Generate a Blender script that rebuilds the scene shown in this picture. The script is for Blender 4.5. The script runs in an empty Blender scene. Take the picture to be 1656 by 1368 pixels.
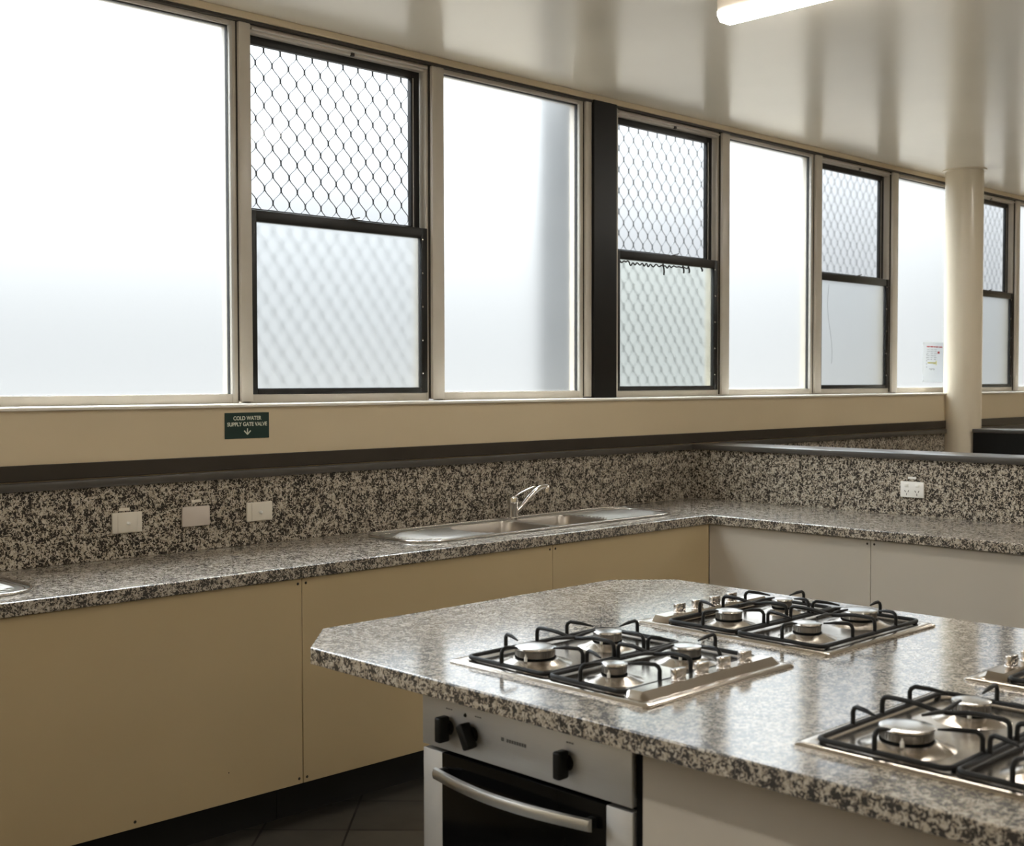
import bpy, bmesh, math, random
from math import pi, sin, cos, radians, hypot, sqrt
from mathutils import Vector, Matrix

random.seed(7)
SC = bpy.context.scene
COL = SC.collection
S = 0.615                 # metres per survey unit (camera height above the worktop = 1 unit)
ZC = 1.515                # camera height, m
def zz(z): return ZC + S * z
def X(v): return S * v

# ------------------------------------------------------------------ materials
def mat(name, col=(.8, .8, .8), rough=.5, metal=0., spec=.5, coat=0., coat_rough=.1, emit=None, emit_s=0.):
    m = bpy.data.materials.new(name); m.use_nodes = True
    b = m.node_tree.nodes['Principled BSDF']
    b.inputs['Base Color'].default_value = (*col, 1)
    b.inputs['Roughness'].default_value = rough
    b.inputs['Metallic'].default_value = metal
    b.inputs['Specular IOR Level'].default_value = spec
    b.inputs['Coat Weight'].default_value = coat
    b.inputs['Coat Roughness'].default_value = coat_rough
    if emit:
        b.inputs['Emission Color'].default_value = (*emit, 1)
        b.inputs['Emission Strength'].default_value = emit_s
    return m
def nd(m, t, **kw):
    n = m.node_tree.nodes.new(t)
    for k, v in kw.items():
        if k in n.inputs: n.inputs[k].default_value = v
        else: setattr(n, k, v)
    return n
def lk(m, a, b): m.node_tree.links.new(a, b)
def ramp(m, stops, interp='LINEAR'):
    r = m.node_tree.nodes.new('ShaderNodeValToRGB'); e = r.color_ramp.elements
    r.color_ramp.interpolation = interp
    while len(e) < len(stops): e.new(.5)
    for el, (p, c) in zip(e, stops):
        el.position = p; el.color = (*c, 1)
    return r
def mottled(name, c1, c2, rough, scale=3., bump=0., bscale=20., spec=.5, metal=0., r2=None):
    """painted / moulded surface with a faint uneven tone and an optional waviness"""
    m = mat(name, c1, rough, metal, spec)
    b = m.node_tree.nodes['Principled BSDF']
    tc = nd(m, 'ShaderNodeTexCoord')
    n = nd(m, 'ShaderNodeTexNoise', Scale=scale, Detail=4.)
    lk(m, tc.outputs['Object'], n.inputs['Vector'])
    r = ramp(m, [(.3, c1), (.7, c2)])
    lk(m, n.outputs['Fac'], r.inputs['Fac']); lk(m, r.outputs['Color'], b.inputs['Base Color'])
    if r2 is not None:
        mr = nd(m, 'ShaderNodeMapRange'); mr.inputs['To Min'].default_value = rough; mr.inputs['To Max'].default_value = r2
        lk(m, n.outputs['Fac'], mr.inputs['Value']); lk(m, mr.outputs['Result'], b.inputs['Roughness'])
    if bump:
        n2 = nd(m, 'ShaderNodeTexNoise', Scale=bscale, Detail=2.)
        lk(m, tc.outputs['Object'], n2.inputs['Vector'])
        bp = nd(m, 'ShaderNodeBump', Strength=bump, Distance=.01)
        lk(m, n2.outputs['Fac'], bp.inputs['Height']); lk(m, bp.outputs['Normal'], b.inputs['Normal'])
    return m

def granite(name, rough=.16, spec=.7, coat=1.):
    m = mat(name, rough=rough, spec=spec, coat=coat, coat_rough=.11)
    b = m.node_tree.nodes['Principled BSDF']
    b.inputs['Coat IOR'].default_value = 1.55
    tc = nd(m, 'ShaderNodeTexCoord')
    n1 = nd(m, 'ShaderNodeTexNoise', Scale=122., Detail=3., Roughness=.6, Distortion=1.)
    n2 = nd(m, 'ShaderNodeTexNoise', Scale=36., Detail=1.)
    n3 = nd(m, 'ShaderNodeTexNoise', Scale=90., Detail=1.)
    for n in (n1, n2, n3): lk(m, tc.outputs['Object'], n.inputs['Vector'])
    ad = nd(m, 'ShaderNodeMath', operation='MULTIPLY_ADD'); ad.inputs[1].default_value = .28
    lk(m, n2.outputs['Fac'], ad.inputs[0]); lk(m, n1.outputs['Fac'], ad.inputs[2])
    # dark crystals -> brown transition -> pale crystals
    r = ramp(m, [(.0, (.010, .007, .0045)), (.607, (.013, .009, .006)), (.630, (.10, .072, .048)),
                 (.657, (.44, .392, .32)), (.76, (.57, .525, .45))])
    lk(m, ad.outputs[0], r.inputs['Fac'])
    r3 = ramp(m, [(.40, (.80, .76, .70)), (.62, (1, 1, 1))])
    lk(m, n3.outputs['Fac'], r3.inputs['Fac'])
    mx = nd(m, 'ShaderNodeMix', data_type='RGBA', blend_type='MULTIPLY'); mx.inputs['Factor'].default_value = 1
    lk(m, r.outputs['Color'], mx.inputs['A']); lk(m, r3.outputs['Color'], mx.inputs['B'])
    lk(m, mx.outputs['Result'], b.inputs['Base Color'])
    return m

def frosted(name, rough, tint=(.97, .985, .985), ior=1.35, clear=0.):
    """thin window glass: rough refraction (frosting) with an optional clear share"""
    m = bpy.data.materials.new(name); m.use_nodes = True
    nt = m.node_tree; nt.nodes.clear()
    out = nt.nodes.new('ShaderNodeOutputMaterial')
    rf = nt.nodes.new('ShaderNodeBsdfRefraction'); rf.inputs['Color'].default_value = (*tint, 1)
    rf.inputs['Roughness'].default_value = rough; rf.inputs['IOR'].default_value = ior
    gl = nt.nodes.new('ShaderNodeBsdfGlossy'); gl.inputs['Roughness'].default_value = max(.05, rough)
    fr = nt.nodes.new('ShaderNodeMixShader'); fr.inputs[0].default_value = .008
    base = rf.outputs[0]
    if clear > 0:
        tr = nt.nodes.new('ShaderNodeBsdfTransparent'); tr.inputs['Color'].default_value = (*tint, 1)
        mx = nt.nodes.new('ShaderNodeMixShader'); mx.inputs[0].default_value = clear
        nt.links.new(base, mx.inputs[1]); nt.links.new(tr.outputs[0], mx.inputs[2]); base = mx.outputs[0]
    nt.links.new(base, fr.inputs[1]); nt.links.new(gl.outputs[0], fr.inputs[2])
    nt.links.new(fr.outputs[0], out.inputs['Surface'])
    return m

def tiles(name):
    m = mat(name, (.05, .05, .045), .45)
    b = m.node_tree.nodes['Principled BSDF']
    tc = nd(m, 'ShaderNodeTexCoord')
    mp = nd(m, 'ShaderNodeMapping'); mp.inputs['Rotation'].default_value = (0, 0, radians(-45))
    T = .2933
    # rotated axes: p=(x+y)/sqrt2 , q=(y-x)/sqrt2 ; joints at p=4.170, q=0.602
    mp.inputs['Location'].default_value = (-(4.170 % T), -(.602 % T), 0)
    lk(m, tc.outputs['Object'], mp.inputs['Vector'])
    br = nd(m, 'ShaderNodeTexBrick', offset=0., squash=1.)
    br.inputs['Scale'].default_value = 1.; br.inputs['Brick Width'].default_value = T; br.inputs['Row Height'].default_value = T
    br.inputs['Mortar Size'].default_value = .004
    br.inputs['Color1'].default_value = (.070, .063, .052, 1); br.inputs['Color2'].default_value = (.092, .083, .069, 1)
    br.inputs['Mortar'].default_value = (.016, .014, .012, 1)
    lk(m, mp.outputs['Vector'], br.inputs['Vector'])
    n = nd(m, 'ShaderNodeTexNoise', Scale=9., Detail=6.)
    lk(m, tc.outputs['Object'], n.inputs['Vector'])
    mx = nd(m, 'ShaderNodeMix', data_type='RGBA', blend_type='MULTIPLY'); mx.inputs['Factor'].default_value = .5
    r = ramp(m, [(.3, (.6, .6, .6)), (.7, (1.2, 1.2, 1.2))]); lk(m, n.outputs['Fac'], r.inputs['Fac'])
    lk(m, br.outputs['Color'], mx.inputs['A']); lk(m, r.outputs['Color'], mx.inputs['B'])
    lk(m, mx.outputs['Result'], b.inputs['Base Color'])
    return m

def brushed(name, col, rough, scale=(4, 300, 4)):
    m = mat(name, col, rough, 1.)
    b = m.node_tree.nodes['Principled BSDF']
    tc = nd(m, 'ShaderNodeTexCoord'); mp = nd(m, 'ShaderNodeMapping'); mp.inputs['Scale'].default_value = scale
    n = nd(m, 'ShaderNodeTexNoise', Scale=2., Detail=3.)
    lk(m, tc.outputs['Object'], mp.inputs['Vector']); lk(m, mp.outputs['Vector'], n.inputs['Vector'])
    mr = nd(m, 'ShaderNodeMapRange'); mr.inputs['To Min'].default_value = rough * .75; mr.inputs['To Max'].default_value = rough * 1.3
    lk(m, n.outputs['Fac'], mr.inputs['Value']); lk(m, mr.outputs['Result'], b.inputs['Roughness'])
    return m

M = {}
M['cream'] = mottled('cream wall paint', (.61, .505, .345), (.64, .535, .37), .36, 2.5, .03, 25)
M['sillwhite'] = mottled('pale sill paint', (.78, .74, .66), (.82, .78, .70), .25)
M['ceiling'] = mottled('gloss ceiling paint', (.72, .655, .55), (.75, .685, .58), .18, 1.2, .05, 3.2, r2=.26)
M['column'] = mottled('gloss column paint', (.66, .585, .455), (.69, .61, .48), .24, 2.)
M['alu'] = mottled('beige painted aluminium', (.51, .465, .395), (.56, .51, .44), .34, 8.)
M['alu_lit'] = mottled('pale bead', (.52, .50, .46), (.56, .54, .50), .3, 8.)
M['sash'] = mottled('black sash paint', (.006, .0055, .005), (.010, .009, .008), .42, 10., spec=.35)
M['gasket'] = mat('black rubber gasket', (.012, .012, .012), .5)
M['grille'] = mat('grey diamond grille', (.11, .115, .12), .4)
M['post'] = mottled('black post timber', (.004, .0036, .003), (.007, .006, .005), .38, 5., spec=.25)
M['fin'] = mottled('exterior grey render', (.11, .112, .115), (.13, .132, .135), .8)
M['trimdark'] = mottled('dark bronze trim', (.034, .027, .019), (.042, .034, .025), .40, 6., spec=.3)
M['capping'] = mottled('dark capping', (.060, .054, .047), (.075, .067, .058), .30, 6.)
M['granite'] = granite('black and cream speckled granite', .52)
M['granite_wall'] = granite('speckled granite splash panel', .45, .35, .12)
M['cab'] = mottled('beige laminate', (.48, .375, .215), (.51, .40, .235), .34, 1.5)
M['cab2'] = mottled('stone laminate', (.50, .455, .385), (.53, .48, .41), .36, 1.5)  # same laminate as the beige one, greyed for cool window daylight
M['kick'] = mat('black plinth', (.010, .009, .008), .6)
M['black'] = mottled('black laminate', (.005, .005, .0045), (.008, .008, .007), .45, spec=.25)
M['floor'] = tiles('dark slate tile')
M['steel'] = brushed('brushed stainless', (.66, .63, .60), .20)
M['drain'] = brushed('satin drainboard steel', (.50, .48, .45), .30)
M['bowl'] = brushed('brushed sink bowl', (.46, .42, .37), .34)
M['steel2'] = brushed('satin stainless panel', (.62, .615, .60), .50, (4, 4, 300))
M['steelpan'] = brushed('polished hob pan', (.64, .585, .52), .20, (60, 60, 4))
M['chrome'] = mat('chrome', (.80, .79, .77), .08, 1.)
M['cap'] = mat('satin burner cap', (.74, .74, .73), .22, 1.)
M['burner'] = mat('grey cast burner ring', (.36, .345, .32), .38, 1.)
M['iron'] = mat('black enamel rod', (.005, .005, .005), .45, spec=.3)
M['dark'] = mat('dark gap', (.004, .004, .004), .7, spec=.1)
M['plastic'] = mottled('ivory plastic', (.72, .67, .58), (.75, .70, .61), .32, 15.)
M['plastic_pink'] = mottled('pinkish plastic', (.60, .53, .47), (.63, .56, .50), .4, 15.)
M['plastic_white'] = mottled('white plastic', (.82, .81, .77), (.85, .84, .80), .3, 15.)
M['glassblack'] = mat('black oven glass', (.004, .004, .004), .10, spec=.12)
M['handle'] = brushed('satin handle metal', (.56, .56, .545), .32)
M['green'] = mat('dark green sign', (.004, .028, .022), .35)
M['letter'] = mat('pale lettering', (.72, .74, .62), .5)
M['paper'] = mat('white notice paper', (.80, .82, .84), .6)
_nt = M['paper'].node_tree; _p = _nt.nodes['Principled BSDF']; _t = _nt.nodes.new('ShaderNodeBsdfTranslucent'); _t.inputs['Color'].default_value = (.52, .53, .54, 1)
_m = _nt.nodes.new('ShaderNodeMixShader'); _m.inputs[0].default_value = .7
_nt.links.new(_p.outputs[0], _m.inputs[1]); _nt.links.new(_t.outputs[0], _m.inputs[2]); _nt.links.new(_m.outputs[0], _nt.nodes['Material Output'].inputs['Surface'])
M['red'] = mat('red print', (.45, .04, .05), .6)
M['yellow'] = mat('yellow print', (.62, .56, .10), .6)
M['greyprint'] = mat('grey print', (.30, .31, .33), .6)
M['tray'] = mottled('batten tray', (.62, .57, .50), (.66, .61, .54), .4)
M['lamp'] = mat('lit diffuser', (.9, .9, .9), .4, emit=(1., .965, .90), emit_s=36.)
M['logo'] = mat('etched grey', (.13, .13, .13), .5)
M['soft'] = mat('putty scraps', (.05, .045, .04), .7)

G_FIX = frosted('frosted glass', .44, (.93, .945, .945), 1.2)
G = {'clear': frosted('clear glass', .015, (.80, .815, .825), 1.06),
     'light': frosted('lightly frosted glass', .22, (.80, .815, .825), 1.25),
     'mid': frosted('frosted glass mid', .26, (.80, .815, .825), 1.25),
     'dense': frosted('dense frosted glass', .50, (.80, .82, .825), 1.3),
     'film': frosted('filmed frosted glass', .28, (.84, .87, .85), 1.25)}

# ------------------------------------------------------------------ mesh helpers
class MB:
    def __init__(s): s.bm = bmesh.new()
    def box(s, x0, x1, y0, y1, z0, z1, bev=0., seg=2):
        g = bmesh.ops.create_cube(s.bm, size=1)
        for v in g['verts']:
            v.co = Vector(((x0 + x1) / 2 + v.co.x * (x1 - x0), (y0 + y1) / 2 + v.co.y * (y1 - y0), (z0 + z1) / 2 + v.co.z * (z1 - z0)))
        if bev:
            es = list({e for v in g['verts'] for e in v.link_edges})
            bmesh.ops.bevel(s.bm, geom=es, offset=bev, segments=seg, affect='EDGES', profile=.5)
        return s
    def xbox(s, mtx, sx, sy, sz, bev=0., seg=2):
        g = bmesh.ops.create_cube(s.bm, size=1)
        vs = g['verts']
        for v in vs: v.co = Vector((v.co.x * sx, v.co.y * sy, v.co.z * sz))
        if bev:
            es = list({e for v in vs for e in v.link_edges})
            r = bmesh.ops.bevel(s.bm, geom=es, offset=bev, segments=seg, affect='EDGES', profile=.5)
            vs = list({v for f in r['faces'] for v in f.verts} | {v for v in vs if v.is_valid})
        for v in vs: v.co = mtx @ v.co
        return s
    def prism(s, pts, z0, z1, bev=0., holes=()):
        """extrude a plan polygon (with optional hole loops) from z0 to z1"""
        bm = s.bm
        loops = []; edges = []
        for lp in [pts] + list(holes):
            vs = [bm.verts.new((p[0], p[1], z1)) for p in lp]
            loops.append(vs)
            edges += [bm.edges.new((vs[i], vs[(i + 1) % len(vs)])) for i in range(len(vs))]
        if holes:
            r = bmesh.ops.triangle_fill(bm, edges=edges, use_beauty=True, use_dissolve=False)
            top = [f for f in r['geom'] if isinstance(f, bmesh.types.BMFace)]
        else:
            top = [bm.faces.new(loops[0])]
        r = bmesh.ops.extrude_face_region(bm, geom=top)
        nv = [g for g in r['geom'] if isinstance(g, bmesh.types.BMVert)]
        for v in nv: v.co.z = z0
        bmesh.ops.recalc_face_normals(bm, faces=bm.faces[:])
        return s
    def prof(s, pts, axis, a0, a1):
        """extrude a closed 2-D profile along axis 'x' (pts=(y,z)) or 'y' (pts=(x,z))"""
        bm = s.bm
        def P(p, a): return (a, p[0], p[1]) if axis == 'x' else (p[0], a, p[1])
        A = [bm.verts.new(P(p, a0)) for p in pts]; B = [bm.verts.new(P(p, a1)) for p in pts]
        n = len(pts)
        bm.faces.new(A); bm.faces.new(B[::-1])
        for i in range(n): bm.faces.new((A[i], B[i], B[(i + 1) % n], A[(i + 1) % n]))
        bmesh.ops.recalc_face_normals(bm, faces=bm.faces[:])
        return s
    def tube(s, path, r, seg=10, closed=False, caps=True, flat=1.):
        """round bar along a polyline; r is a number or one radius per point"""
        bm = s.bm; P = [Vector(p) for p in path]; n = len(P)
        R = r if hasattr(r, '__len__') else [r] * n
        if len(R) != n:
            q = [i * (len(R) - 1) / (n - 1) for i in range(n)]
            R = [R[int(t)] + (R[min(int(t) + 1, len(R) - 1)] - R[int(t)]) * (t - int(t)) for t in q]
        rings = []; prev = None
        for i in range(n):
            if closed: t = (P[(i + 1) % n] - P[i - 1])
            else: t = (P[min(i + 1, n - 1)] - P[max(i - 1, 0)])
            t.normalize()
            if prev is None:
                up = Vector((0, 0, 1)) if abs(t.z) < .9 else Vector((0, 1, 0))
            else: up = prev
            u = (up - t * up.dot(t))
            if u.length < 1e-6: u = t.orthogonal()
            u.normalize(); w = t.cross(u); prev = u
            rings.append([bm.verts.new(P[i] + (u * cos(2 * pi * k / seg) * flat + w * sin(2 * pi * k / seg)) * R[i]) for k in range(seg)])
        m = n if closed else n - 1
        for i in range(m):
            a, b = rings[i], rings[(i + 1) % n]
            for k in range(seg): bm.faces.new((a[k], a[(k + 1) % seg], b[(k + 1) % seg], b[k]))
        if caps and not closed:
            bm.faces.new(rings[0][::-1]); bm.faces.new(rings[-1])
        return s
    def lathe(s, prof, cx=0, cy=0, seg=40, cz=0.):
        bm = s.bm; rings = []
        for (r, z) in prof:
            if r < 1e-6: rings.append([bm.verts.new((cx, cy, cz + z))])
            else: rings.append([bm.verts.new((cx + r * cos(2 * pi * k / seg), cy + r * sin(2 * pi * k / seg), cz + z)) for k in range(seg)])
        for a, b in zip(rings, rings[1:]):
            for k in range(seg):
                k2 = (k + 1) % seg
                if len(a) == 1 and len(b) == 1: continue
                if len(a) == 1: bm.faces.new((a[0], b[k], b[k2]))
                elif len(b) == 1: bm.faces.new((a[k], a[k2], b[0]))
                else: bm.faces.new((a[k], a[k2], b[k2], b[k]))
        bmesh.ops.recalc_face_normals(bm, faces=bm.faces[:])
        return s
    def loft(s, loops, cap0=True, cap1=True):
        bm = s.bm; rings = [[bm.verts.new(p) for p in lp] for lp in loops]
        n = len(loops[0])
        for a, b in zip(rings, rings[1:]):
            for k in range(n): bm.faces.new((a[k], a[(k + 1) % n], b[(k + 1) % n], b[k]))
        if cap0: bm.faces.new(rings[0][::-1])
        if cap1: bm.faces.new(rings[-1])
        bmesh.ops.recalc_face_normals(bm, faces=bm.faces[:])
        return s
    def build(s, name, m, parent=None, smooth=None, origin=None):
        me = bpy.data.meshes.new(name)
        if origin is not None:
            bmesh.ops.translate(s.bm, verts=s.bm.verts, vec=-Vector(origin))
        s.bm.to_mesh(me); s.bm.free()
        o = bpy.data.objects.new(name, me); COL.objects.link(o)
        me.materials.append(M[m] if isinstance(m, str) else m)
        if smooth is not None:
            for p in me.polygons: p.use_smooth = True
            me.set_sharp_from_angle(angle=radians(smooth))
        if origin is not None: o.location = origin
        if parent: o.parent = parent
        return o

def rrect(x0, x1, y0, y1, r, n=8):
    pts = []
    for cx, cy, a in ((x1 - r, y1 - r, 0), (x0 + r, y1 - r, 90), (x0 + r, y0 + r, 180), (x1 - r, y0 + r, 270)):
        for k in range(n + 1):
            t = radians(a + 90 * k / n); pts.append((cx + r * cos(t), cy + r * sin(t)))
    return pts

def tag(o, label=None, cat=None, group=None, kind=None):
    if label: o['label'] = label
    if cat: o['category'] = cat
    if group: o['group'] = group
    if kind: o['kind'] = kind
    return o
def empty(name, loc=(0, 0, 0), rz=0):
    o = bpy.data.objects.new(name, None); COL.objects.link(o)
    o.location = loc; o.rotation_euler = (0, 0, rz); o.empty_display_size = .1
    return o
KIDS = {}
def children(o): return [c for c in bpy.data.objects if c.parent == o]
def copy_tree(o, parent=None):
    c = o.copy(); COL.objects.link(c)
    if parent: c.parent = parent
    for ch in children(o): copy_tree(ch, c)
    return c

# ------------------------------------------------------------------ key planes (metres)
YW = X(6.60)              # face of the low cream wall
YS = X(6.58)              # face of the granite splashback on it
YG = X(6.94)              # plane of the windows
ZSILL = zz(-.137)
ZHEAD = zz(2.278)
ZCEIL = zz(2.336)
CT, CB = .900, .858       # worktop top / underside
XP = X(8.58)              # granite face of the low partition
ZCAP0, ZCAP1 = zz(-.586), zz(-.540)
XL, XR = X(-4.0), X(19.5)
YB = X(-5.5)

# ------------------------------------------------------------------ the room shell
def struct(o, label, cat): return tag(o, label, cat, kind='structure')
struct(MB().box(XL - .1, XR + .1, YB - .1, YG + .1, -.1, 0).build('floor', 'floor'), 'dark slate floor tiles laid diagonally', 'floor')
struct(MB().box(XL - .1, XR + .1, YB - .1, YG + .11, ZCEIL, ZCEIL + .12).build('ceiling', 'ceiling'), 'glossy off-white ceiling reflecting the windows', 'ceiling')
struct(MB().box(XL, XR, YW, YW + .30, 0, ZSILL - .012).build('wall_front', 'cream'), 'low cream wall below the row of windows', 'wall')
struct(MB().box(XL - .12, XL, YB - .12, YG + .25, 0, ZCEIL).build('wall_left', 'cream'), 'cream wall at the left end of the room', 'wall')
struct(MB().box(XR, XR + .12, YB - .12, YG + .25, 0, ZCEIL).build('wall_right', 'cream'), 'cream wall at the far right end of the room', 'wall')
struct(MB().box(XL, XR, YB - .12, YB, 0, ZCEIL).build('wall_back', 'cream'), 'cream wall facing the windows', 'wall')
# window head, sill and the dark board on the low wall
struct(MB().box(XL, XR, YG - .045, YG + .10, zz(2.290), ZCEIL, .004)
       .build('trim_1', 'cream'), 'cream head trim above the windows under the ceiling', 'trim')
struct(MB().box(XL, XR, YG - .040, YG - .0185, zz(2.270), zz(2.2885), .001).build('trim_4', 'trimdark'), 'thin dark shadow strip below the window head trim', 'trim')  # dark colour stands in for the shadow gap under the head trim
struct(MB().box(XL, XR, YW - .014, YG + .06, ZSILL - .012, ZSILL, .004).build('trim_2', 'sillwhite'), 'pale sill running under the windows', 'sill')
struct(MB().box(XL, XR, YW - .012, YW, zz(-.533), zz(-.4465), .002).build('trim_3', 'trimdark'), 'dark bronze board along the cream wall above the splashback', 'trim')

# ------------------------------------------------------------------ windows
WZ0, WZ1 = ZSILL, zz(2.290)
def grille(x0, x1, z0, z1, y, px=.0795, pz=.1110, r=.0022):
    """diamond security mesh: strands that meet in short upright links"""
    b = MB(); link = .0075; i = -1
    while x0 + (i - 1) * px * .5 < x1:
        xc = x0 + i * px * .5; sgn = 1 if i % 2 else -1
        zc = z0 - pz * .35; pts = []
        while zc < z1 + .02:
            xa = xc + sgn * px * .25; xb = xc - sgn * px * .25
            pts += [(xa - sgn * .0012, zc - link), (xa - sgn * .0012, zc + link)]
            for t in (.25, .5, .75):
                e = t * t * (3 - 2 * t) * .35 + t * .65
                pts.append((xa + (xb - xa) * e, zc + link + (pz * .5 - 2 * link) * t))
            sgn = -sgn; zc += pz * .5
        cur = []; rad = []
        for n_, (qx, qz) in enumerate(pts + [(1e9, 0)]):
            if x0 <= qx <= x1 and z0 <= qz <= z1: cur.append((qx, y, qz)); rad.append(r * (1.3 if n_ % 5 < 2 else .84))
            else:
                if len(cur) > 1: b.tube(cur, rad, 5)
                cur = []; rad = []
        i += 1
    return b

def frame_rect(b, x0, x1, z0, z1, wl, wr, wb, wt, y0, y1, bev=.003):
    b.box(x0, x0 + wl, y0, y1, z0, z1, bev); b.box(x1 - wr, x1, y0, y1, z0, z1, bev)
    b.box(x0 + wl, x1 - wr, y0, y1, z0, z0 + wb, bev); b.box(x0 + wl, x1 - wr, y0, y1, z1 - wt, z1, bev)
    return b
wn = [0]
def mullion(root, x0, x1, proud=.035):
    b = MB(); b.box(x0, x1, YG - proud, YG + .06, WZ0 + .005, zz(2.272), .004)
    MB().box(x0 - .0062, x0 - .0002, YG - .0195, YG + .03, WZ0 + .01, WZ1 - .004).build('dark_joint', 'trimdark', root)
    return b.build('mullion', 'alu', root, 40)
def fixed_window(x0, x1, label, mul=None):
    """x0,x1: clear opening between mullions (m)"""
    wn[0] += 1
    root = struct(empty('window_%d' % wn[0], (0, 0, 0)), label, 'window')
    f = MB(); frame_rect(f, x0, x1, WZ0, WZ1, .012, .030, .036, .030, YG - .018, YG + .05, .003)
    f.build('window_frame', 'alu', root, 40)
    g = MB(); frame_rect(g, x0 + .010, x1 - .028, WZ0 + .034, WZ1 - .028, .004, .0065, .003, .007, YG - .006, YG + .012, 0)
    g.build('gasket', 'gasket', root)
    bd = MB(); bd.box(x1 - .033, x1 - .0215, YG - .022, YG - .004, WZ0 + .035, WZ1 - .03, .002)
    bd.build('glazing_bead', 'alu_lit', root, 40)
    MB().box(x0 + .008, x1 - .02, YG + .002, YG + .003, WZ0 + .02, WZ1 - .015).build('pane', G_FIX, root)
    if mul: mullion(root, *mul)
    return root
def sash_window(x0, x1, label, up, lo, mul=None, zr=zz(1.068), gap=.040, latch=True):
    """double-hung pair: black sashes in a beige frame, diamond grille outside"""
    wn[0] += 1
    root = struct(empty('window_%d' % wn[0], (0, 0, 0)), label, 'window')
    f = MB(); frame_rect(f, x0, x1, WZ0, WZ1, .010, .016, .034, .040, YG - .012, YG + .07, .003)
    f.box(x0 + .01, x1 - .016, YG - .03, YG - .012, WZ1 - .030, WZ1 - .022, .002)
    f.build('window_frame', 'alu', root, 40)
    a0, a1 = x0 + .008, x1 - .014
    ub = MB(); frame_rect(ub, a0, a1 - .010, zr - .012, WZ1 - .036, .010, .048, .045, .036, YG + .020, YG + .045, .003)
    us = ub.build('upper_sash', 'sash', root, 40)
    MB().box(a0 + .012, a1 - .050, YG + .032, YG + .034, zr + .02, WZ1 - .055).build('pane', G[up], us)
    lb = MB(); frame_rect(lb, a0, a1 + .004, WZ0 + .034, zr + .022, .026, .034, .024, .046, YG - .016, YG + .012, .003)
    ls = lb.build('lower_sash', 'sash', root, 40)
    MB().box(a0 + .02, a1 - .02, YG - .003, YG - .001, WZ0 + .045, zr + .0).build('pane', G[lo], ls)
    # rivets in the right stiles
    rv = MB()
    for k in range(5):
        z = WZ0 + .12 + k * (zr - WZ0 - .15) / 4
        rv.lathe([(0, .003), (.003, .002), (.0045, 0)], 0, 0, 8)
        bmesh.ops.rotate(rv.bm, verts=rv.bm.verts[-17:], cent=(0, 0, 0), matrix=Matrix.Rotation(radians(90), 3, 'X'))
        bmesh.ops.translate(rv.bm, verts=rv.bm.verts[-17:], vec=(a1 - .024, YG - .016, z))
    rv.build('rivet', 'chrome', ls, 40)
    st = MB(); st.box(a1 - .050, a1 - .045, YG + .017, YG + .021, zr + .02, WZ1 - .07, .001); st.build('edge_strip', 'burner', us)
    if latch:
        xm = x0 + (x1 - x0) * .55
        lt = MB(); lt.box(xm - .022, xm + .022, YG - .018, YG + .004, zr + .021, zr + .027, .002)
        lt.xbox(Matrix.Translation((xm + .012, YG - .012, zr + .032)) @ Matrix.Rotation(radians(-12), 4, 'Y'), .045, .010, .005, .002)
        lt.build('latch', 'trimdark', ls, 40)
        MB().box(xm - .008, xm + .008, YG - .020, YG - .006, WZ1 - .044, WZ1 - .030, .002).build('stop', 'trimdark', root)
    g = grille(a0 - .01, a1 + .01, WZ0 + .02, WZ1 - .03, YG + .085)
    g.build('security_grille', 'grille', root, 60)
    if mul: mullion(root, *mul)
    return root, us, ls

fixed_window(X(-.60), X(1.03), 'frosted fixed window furthest left, beyond the picture edge', (X(1.03), X(1.115)))
sash_window(X(1.115), X(2.62), 'sash window left of the widest white pane', 'light', 'dense', (X(2.62), X(2.72)))
fixed_window(X(2.72), X(4.328), 'large blank frosted fixed window, leftmost and biggest in view', (X(4.330), X(4.4153)))
sash_window(X(4.4153), X(5.925), 'double-hung window with crisp diamond mesh in its upper sash, above the green sign', 'clear', 'dense', (X(5.9327), X(6.0458)))
w3 = fixed_window(X(6.0458), X(7.575), 'frosted fixed window with a blurred grey pillar behind its right side', (X(7.5816), X(7.6486)))
w4, us4, ls4 = sash_window(X(7.985), X(9.430), 'double-hung window right of the black post with ragged black sealant under its rail', 'light', 'film', (X(9.4379), X(9.5498)))
MB().box(X(7.935), X(7.984), YG - .03, YG + .06, WZ0 + .005, WZ1 - .002, .003).build('side_jamb', 'alu', w4, 40)
fixed_window(X(9.5498), X(11.003), 'blank frosted fixed window between two double-hung windows', (X(11.0095), X(11.1242)))
w6, us6, ls6 = sash_window(X(11.1242), X(12.545), 'double-hung window with a hair crack in its lower pane, two bays right of the black post', 'mid', 'dense', (X(12.55), X(12.6706)))
fixed_window(X(12.6706), X(14.09), 'frosted fixed window behind the round column with a notice on it', (X(14.095), X(14.20)))
sash_window(X(14.20), X(15.66), 'double-hung window just right of the round column', 'light', 'dense', (X(15.6662), X(15.7658)))
fixed_window(X(15.7658), X(17.35), 'frosted fixed window at the far right edge', (X(17.35), X(17.46)))
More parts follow.
